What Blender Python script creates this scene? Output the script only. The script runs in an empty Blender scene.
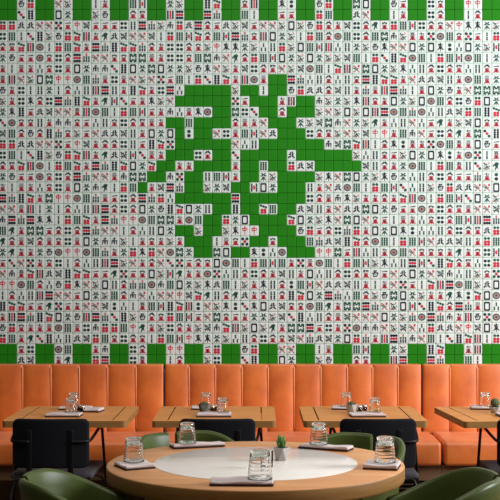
import bpy, bmesh, math, random
from mathutils import Vector, Matrix
R = math.radians
SC = bpy.context.scene
COL = SC.collection

# ------------------------------------------------------------------ camera, world, light, exposure
CAM_H, F = 1.59, 1160.0
cam_d = bpy.data.cameras.new('camera'); cam = bpy.data.objects.new('camera', cam_d); COL.objects.link(cam)
cam.location = (0, 0, CAM_H); cam.rotation_euler = (R(90), 0, 0)
cam_d.sensor_width = 36; cam_d.lens = 36 * F / 500
cam_d.shift_x = -0.012; cam_d.shift_y = 0.044
cam_d.clip_end = 60
SC.camera = cam

w = bpy.data.worlds.new('world'); SC.world = w; w.use_nodes = True
w.node_tree.nodes['Background'].inputs[0].default_value = (0.93, 0.96, 1.0, 1)
w.node_tree.nodes['Background'].inputs[1].default_value = 0.05

def area(name, loc, target, sx, sy, power, color):
    l = bpy.data.lights.new(name, 'AREA'); l.shape = 'RECTANGLE'; l.size = sx; l.size_y = sy
    l.energy = power; l.color = color
    o = bpy.data.objects.new(name, l); COL.objects.link(o); o.location = loc
    o.rotation_euler = (Vector(target) - Vector(loc)).to_track_quat('-Z', 'Y').to_euler()
    return o
area('window_daylight', (5.6, 5.2, 3.0), (-0.6, 7.6, 1.4), 2.6, 1.7, 455, (0.97, 0.985, 1.0))
area('ceiling_light', (0.3, 4.0, 5.2), (0.3, 6.0, 1.0), 4.0, 1.6, 100, (1.0, 0.95, 0.88))

SC.view_settings.view_transform = 'Standard'; SC.view_settings.look = 'None'
SC.view_settings.gamma = 1; SC.view_settings.use_curve_mapping = False
SC.view_settings.exposure = -0.12

# ------------------------------------------------------------------ materials
def mat(name, col, rough=0.5, spec=0.5, metal=0.0, noise=None, nscale=(8, 8, 8), bump=0.0, bscale=60, col2=None, sheen=0, coat=0, coat_rough=.12, trans=0, ior=1.45):
    m = bpy.data.materials.new(name); m.use_nodes = True
    nt = m.node_tree; b = nt.nodes['Principled BSDF']
    b.inputs['Base Color'].default_value = (*col, 1); b.inputs['Roughness'].default_value = rough
    b.inputs['Metallic'].default_value = metal; b.inputs['Specular IOR Level'].default_value = spec
    b.inputs['Transmission Weight'].default_value = trans; b.inputs['IOR'].default_value = ior
    if sheen: b.inputs['Sheen Weight'].default_value = sheen; b.inputs['Sheen Roughness'].default_value = .4
    if coat: b.inputs['Coat Weight'].default_value = coat; b.inputs['Coat Roughness'].default_value = coat_rough
    tc = nt.nodes.new('ShaderNodeTexCoord')
    if col2:
        mp = nt.nodes.new('ShaderNodeMapping'); mp.inputs['Scale'].default_value = nscale
        nz = nt.nodes.new('ShaderNodeTexNoise'); nz.inputs['Scale'].default_value = 1; nz.inputs['Detail'].default_value = 5
        rp = nt.nodes.new('ShaderNodeValToRGB')
        rp.color_ramp.elements[0].position = .35; rp.color_ramp.elements[0].color = (*col, 1)
        rp.color_ramp.elements[1].position = .68; rp.color_ramp.elements[1].color = (*col2, 1)
        nt.links.new(tc.outputs['Object'], mp.inputs[0]); nt.links.new(mp.outputs[0], nz.inputs['Vector'])
        nt.links.new(nz.outputs['Fac'], rp.inputs[0]); nt.links.new(rp.outputs[0], b.inputs['Base Color'])
    if bump:
        n2 = nt.nodes.new('ShaderNodeTexNoise'); n2.inputs['Scale'].default_value = bscale; n2.inputs['Detail'].default_value = 4
        bp = nt.nodes.new('ShaderNodeBump'); bp.inputs['Strength'].default_value = bump; bp.inputs['Distance'].default_value = .004
        nt.links.new(tc.outputs['Object'], n2.inputs['Vector']); nt.links.new(n2.outputs['Fac'], bp.inputs['Height'])
        nt.links.new(bp.outputs[0], b.inputs['Normal'])
    return m
M = dict(
    tile_white=mat('ivory_tile', (.765, .845, .825), .42, .35),
    tile_green=mat('green_tile', (.018, .225, .008), .5, .15),
    grout=mat('pale_green_grout', (.50, .66, .55), .8, .2),
    grout_green=mat('dark_green_grout', (.014, .170, .007), .8, .2),
    red=mat('red_ink', (.58, .035, .065), .5, .3),
    dkgreen=mat('dark_green_ink', (.012, .085, .050), .5, .3),
    ink=mat('blue_black_ink', (.014, .020, .032), .5, .3),
    pinkish=mat('faded_red_ink', (.45, .13, .11), .5, .3),
    greyink=mat('grey_ink', (.30, .33, .31), .5, .3),
    leather=mat('tan_leather', (.64, .118, .004), .50, 1.0, col2=(.88, .210, .018), nscale=(5, 5, 5), bump=.15, bscale=140, coat=1.0, coat_rough=.5, sheen=.08),
    piping=mat('tan_leather_piping', (.86, .33, .12), .42, .7),
    plinth=mat('brown_plinth', (.16, .085, .045), .6, .3, col2=(.20, .11, .06), nscale=(2, 20, 20)),
    dark=mat('dark_recess', (.02, .014, .010), .7, .2),
    slat=mat('pale_metal_slat', (.42, .42, .40), .4, .5, metal=.6),
    oak=mat('oak', (.60, .235, .060), .45, .15, col2=(.70, .30, .085), nscale=(3, 34, 34)),
    oak_round=mat('oak_round', (.62, .29, .125), .42, .2, col2=(.72, .37, .17), nscale=(2.5, 26, 26)),
    oak_edge=mat('oak_edge', (.30, .145, .042), .45, .3, col2=(.37, .19, .065), nscale=(4, 4, 60)),
    marble=mat('pale_marble', (.89, .82, .77), .14, .35, col2=(.93, .88, .84), nscale=(2, 9, 2)),
    black_fabric=mat('black_fabric', (.006, .0065, .010), .8, .2, bump=.1, bscale=300),
    grey_fabric=mat('grey_fabric', (.085, .08, .095), .8, .3, bump=.1, bscale=300),
    black_metal=mat('black_metal', (.004, .004, .005), .40, .3),
    green_leather=mat('green_leather', (.050, .074, .010), .40, .4, col2=(.062, .090, .015), nscale=(4, 4, 4), bump=.06, bscale=160),
    cloth=mat('pinkish_linen', (.66, .57, .57), .85, .2, bump=.2, bscale=220),
    cloth_dark=mat('dark_brown_linen', (.045, .028, .030), .85, .2),
    thin_glass=mat('thin_clear_glass', (1, 1, 1), .0, .5, trans=1, ior=1.12),
    glass=mat('clear_glass', (1, 1, 1), .0, .5, trans=1, ior=1.45),
    concrete=mat('pale_concrete', (.44, .42, .40), .85, .2, col2=(.50, .48, .455), nscale=(30, 30, 30)),
    dark_concrete=mat('charcoal_concrete', (.11, .12, .10), .85, .2, col2=(.15, .16, .135), nscale=(30, 30, 30)),
    soil=mat('soil', (.05, .035, .02), .95, .1),
    leaf=mat('succulent_leaf', (.06, .19, .035), .5, .4, col2=(.13, .30, .07), nscale=(50, 50, 50)),
    cactus=mat('cactus_green', (.06, .085, .035), .7, .3, col2=(.12, .15, .07), nscale=(90, 90, 40)),
    steel=mat('brushed_steel', (.6, .6, .6), .25, .5, metal=1),
    spice=mat('white_salt', (.75, .72, .68), .9, .2),
    pepper=mat('ground_pepper', (.10, .07, .05), .9, .2),
    floor=mat('oak_floor', (.20, .11, .055), .45, .4, col2=(.27, .155, .08), nscale=(1.5, 14, 10)),
    wall=mat('off_white_paint', (.60, .60, .58), .8, .2),
)

# ------------------------------------------------------------------ mesh builder
class MB:
    def __init__(s): s.v = []; s.f = []; s.mi = []; s.sm = []
    def add(s, vs, fs, mi=0, smooth=False):
        o = len(s.v); s.v += [tuple(v) for v in vs]
        for f in fs: s.f.append(tuple(o + i for i in f)); s.mi.append(mi); s.sm.append(smooth)
        return s
    def rbox(s, c, size, r=0.0, mi=0, deform=None, n=2, sub=(1, 1, 1)):
        h = [x / 2 for x in size]
        r = min(r, min(h) * .98)
        def samples(a, k):
            if r <= 0: return [(-h[a] + 2 * h[a] * i / k) for i in range(k + 1)]
            t = [r * math.tan(R(45) * i / n) for i in range(n + 1)]
            inn = h[a] - r
            lo = [-(inn + d) for d in reversed(t)]; hi = [inn + d for d in t]
            mid = [(-inn + 2 * inn * i / k) for i in range(1, k)]
            return lo + mid + hi
        S = [samples(a, sub[a]) for a in range(3)]
        vmap = {}; vs = []; fs = []
        def vert(p):
            q = [max(-(h[i] - r), min(h[i] - r, p[i])) for i in range(3)]
            d = Vector([p[i] - q[i] for i in range(3)])
            if r > 0 and d.length > 1e-9: d = d.normalized() * r
            w_ = tuple(round(q[i] + d[i], 6) for i in range(3))
            if w_ not in vmap:
                vmap[w_] = len(vs); x = Vector(w_)
                if deform: x = deform(x)
                vs.append(x + Vector(c))
            return vmap[w_]
        for a in range(3):
            b_, c_ = (a + 1) % 3, (a + 2) % 3
            for sg in (-1, 1):
                for i in range(len(S[b_]) - 1):
                    for j in range(len(S[c_]) - 1):
                        q = []
                        for (ii, jj) in ((i, j), (i + 1, j), (i + 1, j + 1), (i, j + 1)):
                            p = [0, 0, 0]; p[a] = sg * h[a]; p[b_] = S[b_][ii]; p[c_] = S[c_][jj]; q.append(vert(p))
                        if sg < 0: q.reverse()
                        q2 = [q[k] for k in range(4) if q[k] != q[k - 1]]
                        if len(q2) >= 3: fs.append(q2)
        return s.add(vs, fs, mi, r > 0)
    def tube(s, pts, rad, n=10, mi=0, smooth=True):
        pts = [Vector(p) for p in pts]; rings = []; prev = None
        for i, p in enumerate(pts):
            t = (pts[min(i + 1, len(pts) - 1)] - pts[max(i - 1, 0)]).normalized()
            if prev is None:
                a = Vector((0, 0, 1)) if abs(t.z) < .9 else Vector((1, 0, 0)); u = t.cross(a).normalized()
            else:
                u = (prev - t * prev.dot(t)).normalized()
            prev = u; v = t.cross(u)
            rr = rad[i] if isinstance(rad, (list, tuple)) else rad
            rings.append([p + (u * math.cos(2 * math.pi * k / n) + v * math.sin(2 * math.pi * k / n)) * rr for k in range(n)])
        vs = [x for r_ in rings for x in r_]; fs = []
        for i in range(len(rings) - 1):
            for k in range(n):
                fs.append((i * n + k, i * n + (k + 1) % n, (i + 1) * n + (k + 1) % n, (i + 1) * n + k))
        fs.append(tuple(reversed(range(n)))); fs.append(tuple((len(rings) - 1) * n + k for k in range(n)))
        return s.add(vs, fs, mi, smooth)
    def lathe(s, prof, c=(0, 0, 0), n=32, mi=0, smooth=True, closed=False, mis=None):
        vs = []; fs = []; m_ = []; idx = []
        for (r_, z) in prof:
            if r_ < 1e-6: idx.append([len(vs)]); vs.append((c[0], c[1], c[2] + z))
            else:
                idx.append(list(range(len(vs), len(vs) + n)))
                vs += [(c[0] + r_ * math.cos(2 * math.pi * k / n), c[1] + r_ * math.sin(2 * math.pi * k / n), c[2] + z) for k in range(n)]
        L = len(prof); rng = range(L if closed else L - 1)
        for i in rng:
            A, B = idx[i], idx[(i + 1) % L]
            mm = mis[i] if mis else mi
            for k in range(n):
                q = [A[k % len(A)], A[(k + 1) % len(A)], B[(k + 1) % len(B)], B[k % len(B)]]
                q2 = [];
                for x in q:
                    if x not in q2: q2.append(x)
                if len(q2) >= 3:
                    fs.append(q2); m_.append(mm)
        o = len(s.v); s.v += vs
        for f, mm in zip(fs, m_): s.f.append(tuple(o + i for i in f)); s.mi.append(mm); s.sm.append(smooth)
        return s
    def plate(s, outline, holes, z0, z1, mi=0, mi_side=None):
        bm = bmesh.new()
        for loop in [outline] + holes:
            vs = [bm.verts.new((x, y, z0)) for x, y in loop]
            for i in range(len(vs)): bm.edges.new((vs[i - 1], vs[i]))
        g = bmesh.ops.triangle_fill(bm, use_beauty=True, edges=bm.edges[:])
        if holes:   # drop faces that fall inside a hole
            kill = []
            for f in bm.faces:
                c_ = f.calc_center_median()
                for h_ in holes:
                    xs = [p[0] for p in h_]; ys = [p[1] for p in h_]
                    if min(xs) < c_.x < max(xs) and min(ys) < c_.y < max(ys): kill.append(f); break
            if kill: bmesh.ops.delete(bm, geom=kill, context='FACES_ONLY')
        e = bmesh.ops.extrude_face_region(bm, geom=bm.faces[:])
        for v in e['geom']:
            if isinstance(v, bmesh.types.BMVert): v.co.z = z1
        bm.normal_update(); bm.verts.index_update()
        vs = [v.co.copy() for v in bm.verts]
        ms = mi if mi_side is None else mi_side
        for f in bm.faces:
            pass
        o = len(s.v); s.v += [tuple(v) for v in vs]
        for f in bm.faces:
            s.f.append(tuple(o + v.index for v in f.verts)); s.mi.append(mi if abs(f.normal.z) > .5 else ms); s.sm.append(False)
        bm.free(); return s
    def build(s, name, mats, parent=None, recalc=True, label=None):
        me = bpy.data.meshes.new(name); me.from_pydata(s.v, [], s.f)
        if not isinstance(mats, (list, tuple)): mats = [mats]
        for m in mats: me.materials.append(m)
        me.polygons.foreach_set('material_index', s.mi); me.polygons.foreach_set('use_smooth', s.sm)
        if recalc:
            bm = bmesh.new(); bm.from_mesh(me); bmesh.ops.recalc_face_normals(bm, faces=bm.faces[:]); bm.to_mesh(me); bm.free()
        me.update()
        o = bpy.data.objects.new(name, me); COL.objects.link(o)
        if parent: o.parent = parent
        if label: o['label'] = label
        return o

def tag(o, label=None, cat=None, group=None, kind=None):
    if label: o['label'] = label
    if cat: o['category'] = cat
    if group: o['group'] = group
    if kind: o['kind'] = kind
    return o
def thing(name, label, cat, loc=(0, 0, 0), rz=0.0, group=None):
    o = bpy.data.objects.new(name, None); COL.objects.link(o); o.empty_display_size = .05
    o.location = loc; o.rotation_euler = (0, 0, rz); return tag(o, label, cat, group)
def copy_tree(o, parent=None):
    c = o.copy(); COL.objects.link(c); c.parent = parent
    for ch in list(o.children): copy_tree(ch, c)
    return c
def smooth_path(pts, k=6):
    P = [Vector(p) for p in pts]; P = [P[0] * 2 - P[1]] + P + [P[-1] * 2 - P[-2]]; out = []
    for i in range(1, len(P) - 2):
        a, b, c, d = P[i - 1], P[i], P[i + 1], P[i + 2]
        for j in range(k):
            t = j / k
            out.append(.5 * ((2 * b) + (c - a) * t + (2 * a - 5 * b + 4 * c - d) * t * t + (-a + 3 * b - 3 * c + d) * t ** 3))
    out.append(P[-2]); return out
def X(px, d): return (px - 256) / F * d          # world x of something seen at column px, d metres away

# ------------------------------------------------------------------ the room
YW = 8.2                                          # face of the tiled wall
def struct(name, mb, m): return tag(mb.build(name, m), kind='structure')
struct('floor', MB().rbox((.3, 4.6, -.05), (9.0, 8.0, .1)), M['floor'])
struct('wall_back', MB().rbox((.3, YW + .08, 2.85), (9.0, .12, 5.7)), M['wall'])
struct('ceiling', MB().rbox((.3, 4.6, 5.75), (9.0, 8.0, .1)), M['wall'])

# ------------------------------------------------------------------ the mahjong tile wall
PX, PZ = 9.3 / F * YW, 10.78 / F * YW
X0 = (-1.6 - 256) / F * YW                        # left edge of column 0
Z0 = CAM_H + (272 - 20.6) / F * YW                # top edge of row 0
ROWS = """
FFNNvvE1zy111DoJsxSFNJ81Nxy1vvxbxwF87yD8k6FrqD86vzeefx
DrlCHxwFGu7kNyvvylFrqG8rqJs6ubfxlFr8ArD8rtSx57EAr6E1lF
84GuAlFrG7JsHGGs87DD86xzeefxnoFxbrqunofxwevvbfbeBnbfxq
fw11A6D8Jsvv66tt37DD6rtSvk8FrqbfxbfxxyrlFCHGArlFrqArlf
7l37n6D3bfSSCHbftbffxwevx7yD84vxyArlGuvtbfxeno8D84no81
5uvxbtzzArs3D3vxvE1rlFCHG7uA3##Jsno8no6JHGG7vNNyo7Ar3f
w7Dlofl8nouJo7HG7DJn#####x##l##wFNN8yo7s3uJsl5bfw7vttt
x7De8DJsHG7kqC17exv######E1###7u##Sxfxeu67bfxbAr8DwFbf
feH1Nyvv5uArlFrq17Sn3eA##tDC##8###xvxbxbuJArsAnoNyFrHG
CA66o7SS61no6D8437##r####837v###fxytSvfxk7novn1k7xyb66
yr8w8Hs6x1vNNyo7bfb#B##vD3rqvN###D84xvxyzz7rSv1D8k7tCH
FFNNvvE1zy788Do1HGE######vno#######SytGul8eB57EAr53bw1
DrlCHxwFGu7kNyqC37###D8##C#####N######xno61xbfbeB7AEl5
84GuAlFrG7JsHGbfG##77####3##r##FNy#####yo87fArlFr5oCxk
fw11A6D8Jsvv3Stt##SE##orq7##fx####xevtbfxewfno8D811s7B
7l37n6D3bfSklFr#7yJs##xfy##qbf###o7vNArlFrqCnoxwFNNvvb
JsHG7tzzArs31D8JsFn######J#######D83Sex7787GuAlFrqCbfx
vv3ulfl8nouJ8D8bfwHGbfo##H##Gr##Nyo7vNNtbfw11A6D843vvy
SJsJeelFrG7JszzArtt7Ar##Ffb####Gbfxevtbv61l37n6D8rquJs
rk7tt18D8Jsvvl8nobf##x##xezz####wF18DsF7bfbeBnno8D84NF
k83y836D3bfSSxl767x7###l36E##6###rsNyHG8ArlFrqvNNyo7Fr
fk77fwAzzArs7fFeFvAtf##tb##eBnA###zzt1uno7Arv6667k76Dq
1CvE76Dl8nouJxv78vCE186bArlFrqr7E3ArlFrqxenoJqCHG84nDF
vS5GuNyHGG11kE16bxqk77AEno8D87yo7bno8D84w1vNbfvySnox6E
zzAr8nwFevxbo8ssASrbfxeNrlx7eo8BrqvNNyo7l7vE1lGuJArxNb
l8nouJvv1bfxr8SvnvvzyGko8kN78o8HGbfJsnr8xwtbfx77keBGbA
HGG11kE17vvyBnl5rqHGuBvxeBCebNy66Ark7ttJsvxbqCHG8Js3bn
7uJsHGbfwuJsCHxw86Frq1vt617ffxyCHno83yvvvbfxsAJsS7uwEA
wF6773Ar3DSFFrzk7xD87xySGuxbxk7ttJ1D7EASSvxyvnFNNvzybe
Fr7kCHnoNyFr6D86lFrqzeefxno8D86yvsNyfbFs7uJsSvrlCHGulF
""".split()
assert all(len(r) == 54 for r in ROWS), [(i, len(r)) for i, r in enumerate(ROWS) if len(r) != 54]
def border(pairs): return ''.join('##' + p for p in pairs) + '##'
TOP = [border('wF vx l7 rq fx HG 6u eB wF tb w1 D6 zz'.split()), border('CH bf xw 84 uJ Js rl 11 Fr Nv l7 D8 l8'.split())]
BOT = [border('6D Ar 7S D8 zz 1F wF vv l3 rq fx HG 7u'.split()), border('Ny 7k FJ D5 l8 xD CH bf xw 84 uJ Js rl'.split())]
GRID = TOP + ROWS + BOT                           # 34 rows, row 0 of GRID is row -2 of the photo
EXT = 12                                           # further columns outside the frame on either side
rnd = random.Random(5)
POOL = [c for r in ROWS for c in r if c != '#']

# ---- glyph templates in tile coordinates: x in -.5..+.5, z in -.5..+.5 (whole tile face)
TXT = {}
def glyph(ch, cx, cz, sx, sz, color, bold=.02):
    if ch not in TXT:
        c = bpy.data.curves.new('t', 'FONT'); c.body = ch; c.size = 1; c.offset = bold; c.resolution_u = 1
        o = bpy.data.objects.new('t', c); COL.objects.link(o); bpy.context.view_layer.update()
        m = o.to_mesh()
        vs = [(v.co.x, v.co.y) for v in m.vertices]; fs = [tuple(p.vertices) for p in m.polygons]
        o.to_mesh_clear(); bpy.data.objects.remove(o); bpy.data.curves.remove(c)
        TXT[ch] = (vs, fs)
    vs, fs = TXT[ch]
    xs = [v[0] for v in vs]; ys = [v[1] for v in vs]
    mx, my = (min(xs) + max(xs)) / 2, (min(ys) + max(ys)) / 2
    ux = max(max(xs) - min(xs), .5); uy = max(max(ys) - min(ys), .2)
    k = (sx / ux, sz / uy)
    return [([(cx + (v[0] - mx) * k[0], cz + (v[1] - my) * k[1]) for v in vs], fs, color)]
def poly(pts, color): return [(pts, [tuple(range(len(pts)))], color)]
def disc(cx, cz, rx, rz, color, n=14):
    return poly([(cx + rx * math.cos(2 * math.pi * k / n), cz + rz * math.sin(2 * math.pi * k / n)) for k in range(n)], color)
def stick(cx, cz, w_, h_, color):
    a, b = w_ * 1.5 / 2, h_ * 1.04 / 2
    return poly([(cx - a * .7, cz - b), (cx + a * .7, cz - b), (cx + a, cz - b * .75), (cx + a * .72, cz), (cx + a, cz + b * .75),
                 (cx + a * .7, cz + b), (cx - a * .7, cz + b), (cx - a, cz + b * .75), (cx - a * .72, cz), (cx - a, cz - b * .75)], color)
def line(x0, z0, x1, z1, t, color):
    t *= 1.45; dx, dz = x1 - x0, z1 - z0; L = math.hypot(dx, dz) or 1; nx, nz = -dz / L * t / 2, dx / L * t / 2
    return poly([(x0 + nx, z0 + nz), (x0 - nx, z0 - nz), (x1 - nx * .4, z1 - nz * .4), (x1 + nx * .4, z1 + nz * .4)], color)
W_, RD, GR, IK, PK, GY = 0, 1, 2, 3, 4, 5          # material slots
def pin(cx, cz, r_, color): return disc(cx, cz, r_ * 1.38, r_ * 1.12, color, 12)
def template(c):
    o = []
    if c in '123456789':
        if c == '8': o += line(-.02, .36, -.34, .13, .13, IK) + line(.02, .38, .34, .12, .15, IK)
        elif c == '1': o += poly([(-.32, .23), (-.3, .17), (.3, .20), (.34, .28), (.25, .31)], IK)
        else: o += glyph('一二三四五六七八九'[int(c) - 1], 0, .235, .58, .27, IK if c != '6' else GR, .06)
        o += glyph('萬', 0, -.14, .46, .44, RD, .04) + line(-.08, -.14, -.33, -.38, .11, RD) + line(.08, -.14, .35, -.37, .12, RD) + line(0, .03, 0, -.36, .09, RD)
    elif c == 'A':
        o += disc(0, 0, .42, .34, IK, 24) + disc(0, 0, .33, .255, GR, 24) + disc(0, 0, .31, .24, GY, 24) + disc(0, 0, .25, .19, GY, 20) + disc(0, 0, .20, .15, PK, 16) + disc(0, 0, .09, .07, IK, 12)
    elif c == 'B': o += pin(0, .2, .15, GR) + pin(0, -.2, .15, IK)
    elif c == 'C': o += pin(-.24, .24, .125, IK) + pin(0, 0, .125, RD) + pin(.24, -.24, .125, GR)
    elif c == 'D':
        for x, z, k in ((-.2, .2, IK), (.2, .2, GR), (-.2, -.2, GR), (.2, -.2, IK)): o += pin(x, z, .13, k)
    elif c == 'E':
        for x, z, k in ((-.24, .25, IK), (.24, .25, GR), (-.24, -.25, GR), (.24, -.25, IK), (0, 0, RD)): o += pin(x, z, .13, k)
    elif c == 'F':
        for x in (-.18, .18):
            o += pin(x, .29, .12, GR)
            for z in (-.03, -.27): o += pin(x, z, .135, RD)
    elif c == 'G':
        for k in range(3): o += pin(-.27 + .27 * k, .34 - .085 * k, .105, GR)
        for x in (-.17, .17):
            for z in (-.09, -.30): o += pin(x, z, .125, RD)
    elif c == 'H':
        for x in (-.17, .17):
            for k in range(4): o += pin(x, .33 - .22 * k, .105, IK)
    elif c == 'J':
        for k in range(3):
            for x in (-.27, 0, .27): o += pin(x, .29 - .29 * k, .12, (IK, RD, IK)[k])
    elif c == 'k':
        o += poly([(-.3, .1), (-.1, .33), (.12, .36), (.3, .22), (.2, .05), (.1, -.1), (0, -.2), (-.12, -.05)], GR)
        o += line(.05, 0, -.15, -.4, .16, GR) + line(.1, 0, .2, -.3, .10, IK) + disc(.2, .27, .06, .05, RD) + line(-.28, .1, -.36, -.08, .12, GR)
    elif c == 'l': o += stick(0, .2, .13, .34, GR) + stick(0, -.2, .13, .34, IK)
    elif c == 'n': o += stick(0, .2, .13, .34, GR) + stick(-.22, -.2, .13, .34, GR) + stick(.22, -.2, .13, .34, GR)
    elif c == 'o':
        for x in (-.18, .18): o += stick(x, .2, .14, .36, GR) + stick(x, -.2, .14, .36, IK)
    elif c == 'q':
        for x in (-.27, .27): o += stick(x, .2, .14, .36, GR) + stick(x, -.2, .14, .36, IK)
        o += stick(0, 0, .14, .38, RD) + line(-.2, 0, .2, 0, .06, RD)
    elif c == 'r':
        for x in (-.27, 0, .27): o += stick(x, .2, .15, .37, GR) + stick(x, -.2, .15, .37, GR)
    elif c == 's':
        o += stick(0, .31, .13, .22, RD)
        for i, x in enumerate((-.27, 0, .27)): o += stick(x, .04 if i == 1 else .04, .14, .24, GR) + stick(x, -.25, .14, .26, IK)
    elif c == 't':
        for sx in (-1, 1):
            for sz in (-1, 1):
                o += stick(sx * .31, sz * .21, .14, .36, GR) + line(sx * .24, sz * .38, 0, sz * .10, .17, GR)
    elif c == 'u':
        for x, k in ((-.28, IK), (0, RD), (.28, IK)):
            for z in (.27, 0, -.27): o += stick(x, z, .15, .25, k)
    elif c == 'e':
        o += line(-.27, .26, .27, .29, .09, IK) + line(.0, .41, .0, -.40, .11, IK) + line(-.17, .15, .19, .15, .07, IK) + line(-.16, .03, .18, .03, .07, IK)
        o += line(-.17, .17, -.14, -.02, .07, IK) + line(.19, .17, .15, -.02, .07, IK) + line(-.02, -.02, -.34, -.28, .12, IK) + line(.02, -.02, .36, -.26, .13, IK)
    elif c == 'N':
        o += line(-.10, .30, -.09, -.26, .11, IK) + line(-.30, .06, -.08, .10, .10, IK) + line(-.36, -.26, -.07, -.04, .13, IK)
        o += line(.11, .34, .08, -.10, .12, IK) + line(.10, .04, .31, .15, .10, IK) + line(.08, -.06, .38, -.28, .14, IK)
    elif c == 'w':
        o += line(-.22, .28, .24, .32, .09, IK) + line(-.08, .28, -.13, .02, .10, IK) + line(.08, .28, .08, .02, .10, IK)
        o += line(-.30, .08, .34, .12, .09, IK) + line(-.25, .08, -.17, -.26, .11, IK) + line(.29, .10, .17, -.26, .12, IK) + line(-.20, -.24, .22, -.24, .10, IK) + line(-.1, .0, .08, -.12, .07, IK)
    elif c == 'S':
        o += line(0, .38, 0, .12, .11, IK) + line(-.17, .24, .18, .28, .08, IK) + line(-.27, .08, .25, .11, .09, IK) + line(-.24, .10, -.29, -.30, .11, IK)
        o += line(.24, .12, .26, -.32, .11, IK) + line(-.12, -.02, .12, -.01, .08, IK) + line(-.12, -.14, .12, -.13, .08, IK) + line(0, .05, 0, -.30, .09, IK)
    elif c == 'z':
        o += line(0, .40, 0, -.42, .10, RD) + line(-.27, .22, .27, .24, .08, RD) + line(-.25, .02, .26, .03, .08, RD) + line(-.26, .22, -.22, .0, .08, RD) + line(.26, .24, .22, .01, .08, RD)
    elif c == 'f':
        o += glyph('發', 0, 0, .48, .50, GR, .045)
        for (x0, z0, x1, z1) in ((-.05, .12, -.37, .05), (.05, .12, .38, .08), (-.06, .2, -.24, .36), (.06, .2, .26, .36), (-.05, -.1, -.30, -.36), (.03, -.1, .33, -.36), (0, 0, -.02, -.4)):
            o += line(x0, z0, x1, z1, .11, GR)
    elif c == 'b':
        a, b, t = .35, .43, .155
        def rr(a, b, k): return [(-a + k, -b), (a - k, -b), (a, -b + k), (a, b - k), (a - k, b), (-a + k, b), (-a, b - k), (-a, -b + k)]
        O, I = rr(a, b, .08), rr(a - t, b - t, .05)
        o += [(O + I, [(i, (i + 1) % 8, 8 + (i + 1) % 8, 8 + i) for i in range(8)], IK)]
    elif c in 'vxy':
        g = random.Random({'v': 3, 'x': 8, 'y': 12}[c])
        k1, k2 = {'v': (PK, RD), 'x': (GR, PK), 'y': (IK, GR)}[c]
        o += glyph({'v': '春', 'x': '竹', 'y': '蘭'}[c], .24, .25, .26, .26, RD if c != 'y' else GR, .03)
        o += line(-.36, .30, .05, -.05, .09, IK if c != 'v' else PK) + line(.05, -.05, .30, -.36, .09, k1) + line(.0, 0, -.28, -.35, .09, k1)
        for i in range(17):
            a_ = g.uniform(-.36, .3); b_ = g.uniform(-.38, .16); t = g.uniform(0, 3.1)
            o += line(a_, b_, a_ + .15 * math.cos(t), b_ + .15 * math.sin(t), .085, g.choice((k1, k2, GR, GY, GY)))
        o += disc(-.27, .24, .09, .07, k2, 8) + disc(-.08, .14, .07, .06, k1, 8)
    return o
TPL = {}
def tile_block(mb, x0, z1, letter, mi_body):
    """one rounded tile, its bottom on the wall, plus the printed face"""
    gx, gz, rc = (.0014, .0022, .0085) if letter != '#' else (.0006, .0007, .0035)
    a, b = PX / 2 - gx, PZ / 2 - gz; cx, cz = x0 + PX / 2, z1 - PZ / 2
    def ring(a, b, r_, y):
        out = []
        for (sx, sz, st) in ((1, -1, -90), (1, 1, 0), (-1, 1, 90), (-1, -1, 180)):
            for k in range(3):
                t = R(st + 45 * k); out.append((cx + sx * (a - r_) + r_ * math.cos(t), y, cz + sz * (b - r_) + r_ * math.sin(t)))
        return out
    y0, yf = YW, YW - .012
    rings = [ring(a, b, rc, y0), ring(a, b, rc, yf + .0035), ring(a - .001, b - .001, rc, yf + .001), ring(a - .0034, b - .0034, rc, yf)]
    vs = [p for r_ in rings for p in r_]; fs = []
    for i in range(3):
        for k in range(12): fs.append((i * 12 + k, i * 12 + (k + 1) % 12, (i + 1) * 12 + (k + 1) % 12, (i + 1) * 12 + k))
    fs.append(tuple(36 + k for k in range(12)))
    mb.add(vs, fs, mi_body)
    if letter != '#':
        if letter not in TPL: TPL[letter] = template(letter)
        for lay, (pts, fcs, colr) in enumerate(TPL[letter]):
            y = yf - .0003 - .00012 * (lay if letter == 'A' else lay % 3)
            mb.add([(cx + p[0] * PX * .96, y, cz + p[1] * PZ * .98) for p in pts], fcs, colr)

mural = thing('mahjong_tile_mural', 'wall-wide mural of white mahjong tiles with a large green character made of blank tiles', 'mural', (0, YW, 0))
white = MB(); char = MB(); blocks = {}
NC = 54
for gr in range(34):
    row = gr - 2; z1 = Z0 - row * PZ
    for c in range(-EXT, NC + EXT):
        x0 = X0 + c * PX
        brd = row < 0 or row >= 30
        if brd: L = '#' if c % 4 < 2 else (GRID[gr][c] if 0 <= c < NC else rnd.choice(POOL))
        else: L = GRID[gr][c] if 0 <= c < NC else rnd.choice(POOL)
        if L != '#': tile_block(white, x0, z1, L, 0)
        elif not brd: tile_block(char, x0, z1, '#', 0)
def shift_local(mb): mb.v = [(x, y - YW, z) for x, y, z in mb.v]; return mb
INK = [M['tile_white'], M['red'], M['dkgreen'], M['ink'], M['pinkish'], M['greyink']]
shift_local(white).build('white_tile_field', INK, mural, recalc=False)
shift_local(char).build('green_character', [M['tile_green']], mural, recalc=False, label='large green character of blank green tiles')
blk = MB()
for i in range(2):
    for j in range(2): tile_block(blk, X0 + i * PX, Z0 + (2 - j) * PZ, '#', 0)
ox, oz = X0, Z0
blk.v = [(x - ox, y - YW, z - oz) for x, y, z in blk.v]
bk = blk.build('green_border_block', [M['tile_green']], mural, recalc=False)
first = True
for zr in (0, -32):
    for c in range(-EXT, NC + EXT, 4):
        o = bk if first else bk.copy()
        if not first: COL.objects.link(o); o.parent = mural
        first = False; o.location = (X0 + c * PX, 0, Z0 + zr * PZ)
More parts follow.
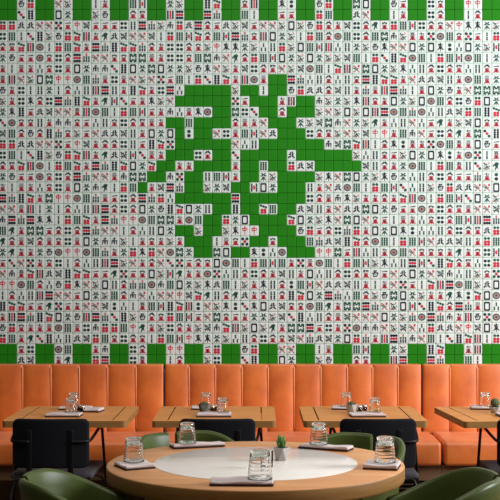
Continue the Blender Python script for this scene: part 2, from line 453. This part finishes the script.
# grout: pale behind the white tiles, dark behind the green ones
g1 = MB(); n_ = NC + 2 * EXT; vs = []; fs = []; ms = []
for gr in range(35):
    for c in range(n_ + 1): vs.append((X0 + (c - EXT) * PX, -.0055, Z0 - (gr - 2) * PZ))
for gr in range(34):
    row = gr - 2
    for c in range(-EXT, NC + EXT):
        brd = row < 0 or row >= 30
        L = ('#' if c % 4 < 2 else 'x') if brd else (GRID[gr][c] if 0 <= c < NC else 'x')
        i = gr * (n_ + 1) + c + EXT
        g1.f.append((i, i + n_ + 1, i + n_ + 2, i + 1)); g1.mi.append(1 if L == '#' else 0); g1.sm.append(False)
g1.v = vs
g1.build('grout', [M['grout'], M['grout_green']], mural, recalc=False)

# ------------------------------------------------------------------ banquette
YB = 8.12                                         # front of the backrest
ZB = CAM_H - 92.3 / F * YB                          # its top
SEAT = .478
def banquette(name_label, x_left, x_right, seams, sl, sr):
    t = thing('banquette', name_label, 'banquette', ((x_left + x_right) / 2, YB, 0), 0, None); cx = (x_left + x_right) / 2
    def L(p): return (p[0] - cx, p[1] - YB, p[2])
    xs = [x_left] + seams + [x_right]
    for i in range(len(xs) - 1):
        a, b = xs[i], xs[i + 1]; w_ = b - a
        last = i == len(xs) - 2
        def bulge(p, w_=w_, last=last):
            u = p.x / (w_ / 2)
            if p.y < 0: p.y += -.014 * (1 - min(1, abs(u)) ** 2.5) * (1 - max(0, p.z / .25) ** 4 * .6)
            return p
        mb = MB().rbox(L(((a + b) / 2, YB + .032, (SEAT - .02 + ZB) / 2)), (w_ - .002, .062, ZB - SEAT + .02), .011, 0, bulge, 3, (8, 1, 8))
        mb.build('backrest_panel', M['leather'], t)
    for x in seams:
        MB().tube([L((x, YB + .002, SEAT + .01)), L((x, YB - .001, ZB - .03)), L((x, YB + .010, ZB - .010)), L((x, YB + .03, ZB - .001))], .0048, 8).build('piping', M['piping'], t)
    # seat cushions: one per unit, rounded edges
    def soft(p):
        if p.z > 0: p.z += .006 * (1 - (p.y / .27) ** 2)
        if p.y < 0: p.y -= .006 * (1 - (p.z / .08) ** 2)
        return p
    MB().rbox(L(((sl + sr) / 2, 7.835, SEAT - .0775)), (sr - sl - .012, .53, .155), .022, 0, soft, 3, (4, 4, 4)).build('seat_cushion', M['leather'], t)
    MB().rbox(L(((sl + sr) / 2, 7.86, (.322 + .22) / 2)), (sr - sl + .005, .48, .10), .002).build('seat_base', M['plinth'], t)
    MB().rbox(L(((sl + sr) / 2, 8.00, .11)), (sr - sl + .005, .30, .22), 0).build('kick_panel', M['plinth'], t)
    return t
sx = lambda px: (px - 256) / F * YB
gL, gR = sx(164.3), sx(422.3)
lp = [164.3 - 28.35 * k for k in range(1, 12)][::-1]
banquette('tan leather banquette unit with tall channelled back, left of the first dark gap', sx(164.3 - 28.35 * 12), gL - .006, [sx(p) for p in lp], sx(164.3 - 28.35 * 12), gL - .004)
banquette('tan leather banquette unit with narrow channelled back, between the two dark gaps', gL + .006, gR - .006, [sx(p) for p in (189, 215.5, 242, 268, 294, 320.8, 347.3, 372.6, 398)], gL + .004, gR + .052)
rp = [422.3 + 27.6 * k for k in range(1, 11)]
banquette('tan leather banquette unit with channelled back at the right, past the second dark gap', gR + .006, sx(422.3 + 27.6 * 11), [sx(p) for p in rp], gR + .060, sx(422.3 + 27.6 * 11))
vent = thing('vent_grille', 'small dark grille with pale horizontal slats low under the banquette', 'vent', (X(405, 7.83), 7.84, 0))
MB().rbox((0, 0, .13), (.30, .012, .16), .002).build('frame', M['dark'], vent)
for k in range(5): MB().rbox((0, -.012, .075 + .028 * k), (.28, .014, .009), .002).build('slat', M['slat'], vent)

# ------------------------------------------------------------------ small two-seat tables
TZ = .75
def rrect(x0, y0, x1, y1, r_, n=5):
    out = []
    for cx, cy, st in ((x1 - r_, y0 + r_, -90), (x1 - r_, y1 - r_, 0), (x0 + r_, y1 - r_, 90), (x0 + r_, y0 + r_, 180)):
        for k in range(n + 1): t = R(st + 90 * k / n); out.append((cx + r_ * math.cos(t), cy + r_ * math.sin(t)))
    return out
def make_cafe_table(label, loc, rz=0):
    t = thing('cafe_table', label, 'table', loc, rz, 'small oak tables along the banquette')
    hw, hd = .35, .360
    holes = [[(-.268, -hd + .045), (-.260, -hd + .045), (-.260, hd - .035), (-.268, hd - .035)], [(.264, -hd + .045), (.272, -hd + .045), (.272, hd - .035), (.264, hd - .035)]]
    MB().plate(rrect(-hw, -hd, hw, hd, .022), holes, TZ - .037, TZ, 0, 1).build('tabletop', [M['oak'], M['oak_edge']], t)
    MB().rbox((0, 0, TZ - .050), (.16, .20, .026), .004).build('underframe', M['black_metal'], t)
    MB().tube([(0, 0, .02), (0, 0, TZ - .05)], .030, 16).build('column', M['black_metal'], t)
    MB().rbox((0, 0, .010), (.40, .40, .020), .006).build('base_plate', M['black_metal'], t)
    return t
YT = 6.54 + .355
tab = [make_cafe_table('small rectangular oak table at the far left edge, mostly out of view', (-2.30, YT, 0))]
T = [(-1.082, 0, 'small oak table at the left, behind the lone black chair beside the green tub chair'),
     (-.2365, 0, 'small oak table in the middle left with a dark pot and two tumblers'),
     (.62, 0, 'small oak table in the middle right with a white napkin and two tumblers'),
     (1.486, R(5.0), 'small oak table at the right edge with a round cactus')]
for x, rz, lab in T:
    o = copy_tree(tab[0]); o.location = (x, YT, 0); o.rotation_euler = (0, 0, rz); o['label'] = lab; tab.append(o)

# ------------------------------------------------------------------ round table
RT = Vector((-.002, 5.11, 0))
rt = thing('round_table', 'large round oak table with a pale marble centre', 'table', RT)
rr_ = .653
MB().lathe([(0, .685), (rr_ - .012, .685), (rr_ - .002, .690), (rr_, .700), (rr_, TZ - .008), (rr_ - .0015, TZ - .003), (rr_ - .006, TZ), (.452, TZ), (0, TZ)], n=128, mis=[1, 1, 1, 1, 1, 0, 0, 0]).build('tabletop', [M['oak_round'], M['oak_edge']], rt)
MB().lathe([(0, TZ - .001), (.447, TZ - .001), (.447, TZ + .0012), (.4455, TZ + .0018), (0, TZ + .0018)], n=128).build('marble_inlay', M['marble'], rt, label='pale marble disc let into the top')
MB().lathe([(0, .02), (.055, .02), (.05, .06), (.045, .30), (.05, .62), (.16, .67), (.16, .686), (0, .686)], n=32).build('pedestal', M['black_metal'], rt)
MB().lathe([(0, 0), (.33, 0), (.33, .012), (.30, .022), (.06, .03), (0, .03)], n=64).build('base', M['black_metal'], rt)
ZT = TZ + .0018

# ------------------------------------------------------------------ black armchairs at the small tables
def make_armchair(label, loc, rz=0):
    t = thing('armchair', label, 'chair', loc, rz, 'black armchairs facing the banquette')
    def curve(p):
        hx, hz, q = .2125, .1365, .032; ax, az = abs(p.x) - (hx - q), abs(p.z) - (hz - q)
        if ax > 0 and az > 0:
            m_ = max(ax, az); d_ = math.hypot(ax, az); k = m_ / d_
            p.x = math.copysign(hx - q + ax * k, p.x); p.z = math.copysign(hz - q + az * k, p.z)
        p.y -= .030 * (1 - (p.x / .2125) ** 2); return p
    MB().rbox((0, 0, .6395), (.425, .034, .273), .012, 0, curve, 3, (20, 1, 14)).build('backrest', M['black_fabric'], t)
    MB().rbox((0, .245, .452), (.46, .46, .035), .014, 0, None, 3, (4, 4, 1)).build('seat', M['grey_fabric'], t, label='dark grey upholstered seat')
    for s in (-1, 1):
        MB().rbox((s * .115, -.041 + .002, .60), (.030, .010, .235), .004).build('back_upright', M['black_metal'], t)
        arm = smooth_path([(s * .115, -.046, .652), (s * .17, -.040, .652), (s * .212, -.015, .653), (s * .224, .05, .662), (s * .235, .22, .690), (s * .238, .285, .697)], 5)
        leg = smooth_path([(s * .238, .285, .697), (s * .2405, .308, .690), (s * .243, .315, .668), (s * .258, .318, .46), (s * .290, .335, .006)], 5)
        MB().tube(arm + leg[1:], .0085, 10).build('arm_and_front_leg', M['black_metal'], t)
        MB().tube(smooth_path([(s * .115, -.036, .50), (s * .15, -.015, .44), (s * .21, -.03, .40), (s * .245, -.10, .006)], 5), .0085, 10).build('rear_leg', M['black_metal'], t)
        MB().tube(smooth_path([(s * .262, .322, .36), (s * .235, .29, .405), (s * .21, .20, .43), (s * .20, .12, .435), (s * .205, .03, .425), (s * .222, -.052, .34)], 5), .008, 8).build('brace', M['black_metal'], t)
    return t
YC = 6.45
ch1 = make_armchair('black armchair at the left, its back to us, behind the green tub chair', (X(51, YC), YC, 0))
for px, rz, lab in ((217.3, 0, 'black armchair in the middle left, only its top showing above the round table'),
                    (378, 0, 'black armchair in the middle right, behind the two-part green chair back'),
                    (256 + 1.553 / YC * F, 0, 'black armchair cut by the right edge, showing its left arm')):
    o = copy_tree(ch1); o.location = (X(px, YC), YC, 0); o.rotation_euler = (0, 0, rz); o['label'] = lab

# ------------------------------------------------------------------ green tub chairs
def tub_h(phi):        # rim height against degrees from the slit
    u = min(1, max(0, (phi - 36) / 96)); return .791 - .140 * (u * u * (3 - 2 * u))
def wing(s, a1=132):
    """half of the shell, from the slit at angle 0 round to the arm"""
    mb = MB(); n = 30; rows = []
    zb = .36
    for i in range(n + 1):
        ph = i / n; phi_top = 5.0 + (a1 - 5.0) * ph
        H = tub_h(phi_top) - .012 * math.exp(-phi_top / 6)
        if ph > .93: H -= .05 * ((ph - .93) / .07) ** 2
        prof = []
        K = 8
        def ang(t): return (1.2 + 3.8 * t) * (1 - ph) + (a1 - 14 * (1 - t) ** 1.0) * ph
        th = .017
        for k in range(K + 1):                       # outside, going up
            t = k / K; z = zb + (H - th - zb) * t; r_ = .205 + .078 * t ** .8; prof.append((r_, z, t))
        rm = .283
        for q in (60, 120): prof.append((rm - th + th * math.cos(R(q)), H - th + th * math.sin(R(q)), 1))
        for k in range(K, -1, -1):                   # inside, going down
            t = k / K; z = zb + .01 + (H - th - zb - .01) * t; r_ = .205 + .078 * t ** .8 - 2 * th; prof.append((r_, z, t))
        row = []
        for (r_, z, t) in prof:
            a_ = R(ang(t)) * s; row.append((r_ * math.cos(a_), r_ * math.sin(a_), z))
        rows.append(row)
    m_ = len(rows[0]); vs = [p for r_ in rows for p in r_]; fs = []
    for i in range(n):
        for k in range(m_):
            fs.append((i * m_ + k, i * m_ + (k + 1) % m_, (i + 1) * m_ + (k + 1) % m_, (i + 1) * m_ + k))
    mb.add(vs, fs, 0, True)
    mb.add(rows[0], [tuple(range(m_))], 0); mb.add(rows[-1], [tuple(reversed(range(m_)))], 0)
    return mb
def make_tub(label, loc, ang):
    """local +x points from the chair's centre to the slit in its back"""
    t = thing('tub_chair', label, 'chair', loc, ang, 'green tub chairs round the round table')
    wing(1).build('shell_wing', M['green_leather'], t); wing(-1).build('shell_wing', M['green_leather'], t)
    MB().lathe([(0, .34), (.15, .345), (.195, .37), (.215, .40), (.212, .43), (.19, .455), (.10, .468), (0, .47)], n=40).build('seat', M['green_leather'], t)
    for s1 in (-1, 1):
        for s2 in (-1, 1):
            MB().tube([(s1 * .12, s2 * .12, .36), (s1 * .20, s2 * .20, .004)], [.014, .009], 10).build('leg', M['black_metal'], t)
    return t
tubA = make_tub('green leather tub chair in the bottom left corner', (-.650, 4.58, 0), R(184))
for lab, loc, a in (('green leather tub chair in the bottom right corner', (.692, 4.60, 0), R(-2)),
                    ('green tub chair behind the round table, left, in front of the black chair', (-.295, 5.60, 0), R(119)),
                    ('green tub chair behind the round table at the right, next to the tumbler', (.428, 5.53, 0), R(52))):
    o = copy_tree(tubA); o.location = loc; o.rotation_euler = (0, 0, a); o['label'] = lab

# ------------------------------------------------------------------ table settings
def tumbler_mb(h=.104, rb=.0455, rt_=.0348):
    """upside-down tumbler: open mouth at z=0, thick base on top"""
    out = []; n = 36
    for i in range(n + 1):
        t = i / n; z = h * t; r_ = rb + (rt_ - rb) * t
        if .12 < t < .86: r_ += .00055 * math.cos((t - .12) / .74 * math.pi * 2 * 6)
        if t > .94: r_ -= .006 * ((t - .94) / .06) ** 2
        out.append((r_, z))
    inn = [(0, h - .014), (rt_ - .010, h - .014), (rt_ - .0045, h - .018)] + [(rb + (rt_ - rb) * t - .0032, h * t) for t in (.7, .5, .3, .1, .0)]
    prof = [(0, h)] + out[::-1] + inn[::-1]
    return MB().lathe(prof, n=40)
TUM = tumbler_mb().build('tumbler', M['glass'])
used_t = [False]
def tumbler(label, x, y, z, sc=1.0, group='upturned clear tumblers'):
    o = TUM
    if used_t[0]: o = TUM.copy(); COL.objects.link(o)
    used_t[0] = True
    o.location = (x, y, z); o.scale = (sc, sc, sc); return tag(o, label, 'glass', group)

def napkin(label, x, y, z, w_, d_, rz, h=.013, mats=('cloth', 'cloth_dark'), seed=1, group='folded napkins'):
    t = thing('napkin', label, 'napkin', (x, y, z), rz, group)
    g = random.Random(seed); p1, p2 = g.uniform(0, 6), g.uniform(0, 6)
    def wav(p):
        k = 1 if p.z > -.001 else 0
        p.z += .0024 * k * (math.sin(p.x * 38 + p1) + math.sin(p.y * 46 + p2)); return p
    MB().rbox((0, -.001, .0035), (w_ + .003, d_ + .003, .0069), .003, 0, None, 2, (4, 4, 1)).build('dark_underside', M[mats[1]], t)
    MB().rbox((0, 0, .0065 + h / 2), (w_, d_, h), h * .45, 0, wav, 3, (14, 8, 1)).build('cloth', M[mats[0]], t)
    return t, z + .0065 + h + .0034

def concrete_pot(label, x, y, z, w_=.036, h=.056, body='concrete', plant='leaf', rz=0.0, kind='succulent', seed=1):
    t = thing('potted_' + ('cactus' if kind == 'cactus' else 'succulent'), label, 'potted plant', (x, y, z), rz, 'small potted plants on the tables')
    mb = MB(); n = 5
    bot = [(w_ * .72 * math.cos(2 * math.pi * k / n), w_ * .72 * math.sin(2 * math.pi * k / n), 0) for k in range(n)]
    top = [(w_ * 1.08 * math.cos(2 * math.pi * (k + .5) / n), w_ * 1.08 * math.sin(2 * math.pi * (k + .5) / n), h) for k in range(n)]
    inn = [(p[0] * .86, p[1] * .86, h) for p in top]; inn2 = [(p[0] * .82, p[1] * .82, h - .008) for p in top]
    vs = bot + top + inn + inn2; fs = [tuple(reversed(range(n)))]
    for k in range(n):
        k1 = (k + 1) % n
        fs += [(k, k1, n + k), (k1, n + k1, n + k), (n + k, n + k1, 2 * n + k1, 2 * n + k), (2 * n + k, 2 * n + k1, 3 * n + k1, 3 * n + k)]
    fs.append(tuple(3 * n + k for k in range(n)))
    mb.add(vs, fs); mb.build('pot', M[body], t)
    MB().lathe([(0, h - .0075), (w_ * .8, h - .0075), (w_ * .7, h - .004), (0, h - .002)], n=12).build('soil', M['soil'], t)
    g = random.Random(seed)
    if kind == 'succulent':
        lm = MB()
        def leaf(base, tip, wd):
            b, tp = Vector(base), Vector(tip); m_ = b.lerp(tp, .5); m_ += Vector((m_.x, m_.y, 0)) * .25
            lm.tube([b, b.lerp(m_, .6), m_, m_.lerp(tp, .6), tp], [wd * .5, wd * .9, wd, wd * .65, wd * .08], 8)
        for k in range(9):
            a = k * 2.4; lm_r = .020 + .004 * g.random(); leaf((.004 * math.cos(a), .004 * math.sin(a), h - .004), (lm_r * math.cos(a), lm_r * math.sin(a), h + .022 + .012 * g.random()), .0055)
        for k in range(9):
            a = k * 2.4 + 1; leaf((.003 * math.cos(a), .003 * math.sin(a), h), (.014 * math.cos(a), .014 * math.sin(a), h + .042 + .018 * g.random()), .0058)
        lm.build('plant', M[plant], t)
    elif kind == 'low':
        lm = MB()
        for ring, (nn, rr0, up) in enumerate(((8, .026, .006), (6, .017, .012), (4, .008, .017))):
            for k in range(nn):
                a = 2 * math.pi * (k + ring * .5) / nn; b0 = Vector((.003 * math.cos(a), .003 * math.sin(a), h - .003)); e0 = Vector((rr0 * math.cos(a), rr0 * math.sin(a), h + up))
                lm.tube([b0, b0.lerp(e0, .35), b0.lerp(e0, .7), e0], [.003, .006, .0065, .001], 8)
        lm.build('plant', M[plant], t)
    elif kind == 'cactus':
        prof = []
        cm = MB(); N = 36; H = .056; rings = 14; vs = [(0, 0, h - .006)]
        for i in range(1, rings):
            th = math.pi * i / rings; z = h - .006 + H * (1 - math.cos(th)) / 2
            for k in range(N):
                r_ = .0265 * math.sin(th) * (1 + .07 * math.cos(k * 2 * math.pi / N * 12)); vs.append((r_ * math.cos(2 * math.pi * k / N), r_ * math.sin(2 * math.pi * k / N), z))
        vs.append((0, 0, h - .006 + H)); fs = []
        for k in range(N):
            fs.append((0, 1 + (k + 1) % N, 1 + k)); e = 1 + (rings - 2) * N; fs.append((len(vs) - 1, e + k, e + (k + 1) % N))
            for i in range(rings - 2): fs.append((1 + i * N + k, 1 + i * N + (k + 1) % N, 1 + (i + 1) * N + (k + 1) % N, 1 + (i + 1) * N + k))
        cm.add(vs, fs, 0, True); cm.build('plant', M[plant], t)
    return t

def shaker(label, x, y, z, content):
    t = thing('shaker', label, 'shaker', (x, y, z), 0, 'salt and pepper shakers on the small tables')
    MB().lathe([(0, 0), (.0155, 0), (.016, .003), (.0155, .026), (.0135, .028), (.0135, .004), (0, .004)], n=20).build('jar', M['glass'], t)
    MB().lathe([(0, .0045), (.0128, .0045), (.0128, .018), (0, .019)], n=16).build('contents', M[content], t)
    MB().lathe([(.0158, .0265), (.0162, .034), (.012, .039), (0, .040), (0, .0265)], n=20, closed=True).build('cap', M['steel'], t)

# round table
_, z1 = napkin('pinkish napkin with dark lining under the tumbler at the left of the round table', X(134.5, 4.99), 4.99, TZ, .135, .140, R(28), seed=2)
tumbler('upturned tumbler on the napkin at the left of the round table', X(134, 5.02), 5.02, z1 - .001)
_, z1 = napkin('pale napkin at the back left of the marble, under the second tumbler', X(197, 5.56), 5.57, TZ + .0018, .255, .085, R(19), .012, seed=3)
tumbler('upturned tumbler at the back left of the round table, before the green chair', X(187.3, 5.54), 5.54, z1 - .001, .95)
_, z1 = napkin('long pale napkin lying at the front edge of the marble', X(242, 4.59), 4.59, TZ + .0018, .25, .10, R(-2), .013, seed=4)
tumbler('largest tumbler, upturned on the front napkin', X(260, 4.58), 4.585, z1 - .001, 1.10)
_, z1 = napkin('grey-pink napkin at the back right of the marble, under a tumbler', X(326, 5.50), 5.50, TZ + .0018, .250, .080, R(-26), .012, seed=5)
tumbler('upturned tumbler at the back right of the round table, on a slanted napkin', X(319, 5.50), 5.515, z1 - .001, .97)
_, z1 = napkin('pinkish napkin with dark lining at the right of the round table', X(382, 4.98), 4.98, TZ, .145, .135, R(-14), seed=6)
tumbler('upturned tumbler on the napkin at the right of the round table', X(385, 5.0), 5.00, z1 - .001, 1.04)
vo = MB().lathe([(0, 0), (.023, 0), (.025, .004), (.027, .072), (.0262, .0725), (.0242, .005), (0, .004)], n=32).build('candle_glass', M['thin_glass'])
vo.location = (X(267, 4.97), 4.97, ZT); tag(vo, 'small clear open glass standing behind the largest tumbler, beside the concrete pot', 'glass')
concrete_pot('pale faceted concrete pot with a bright green succulent on the round table', X(281.3, 5.16), 5.165, ZT, .036, .058, rz=R(100), seed=4)

# small tables
def setting(i, name, fx, bx, px_pot, pot_body, pot_kind, shk, front_nap):
    _, z = napkin('pale napkin at the near side of %s' % name, X(front_nap, 6.76), 6.76, TZ, .20, .12, R(2 * i - 3), .012, seed=10 + i)
    tumbler('upturned tumbler at the near side of %s' % name, X(fx, 6.80), 6.80, z - .001, .80)
    _, z = napkin('pale napkin at the banquette side of %s' % name, X(bx + 2, 7.09), 7.10, TZ, .20, .09, R(8 - 4 * i), .012, seed=20 + i)
    tumbler('upturned tumbler at the banquette side of %s' % name, X(bx, 7.09), 7.10, z - .001, .80)
    if px_pot:
        concrete_pot(('small faceted pot with a round dark cactus on %s' if pot_kind == 'cactus' else 'small faceted pot with a low dark succulent on %s') % name, X(px_pot, 6.93), 6.93, TZ, .034, .050 if pot_kind != 'cactus' else .036, pot_body, 'cactus', R(30 * i), pot_kind, i)
    if shk:
        shaker('salt shaker with steel cap on %s' % name, X(shk[0], 6.96), 6.96, TZ, 'spice')
        shaker('pepper shaker with steel cap on %s' % name, X(shk[1], 7.0), 7.00, TZ, 'pepper')
setting(1, 'the left table', 71, 73.5, None, 'dark_concrete', 'succulent', (82.3, 80), 64)
setting(2, 'the middle left table', 222.5, 206, 204, 'dark_concrete', 'low', (212.5, 216), 214)
setting(3, 'the middle right table', 375, 346.5, 351.5, 'concrete', 'low', (359.5, 364.5), 367)
setting(4, 'the right table', 520, 485.5, 495, 'concrete', 'cactus', (506, 511), 515)
_, z = napkin('pale napkin lying flat right of the tumblers on the left table', X(92, 6.98), 6.99, TZ, .12, .10, R(-12), .012, seed=31)
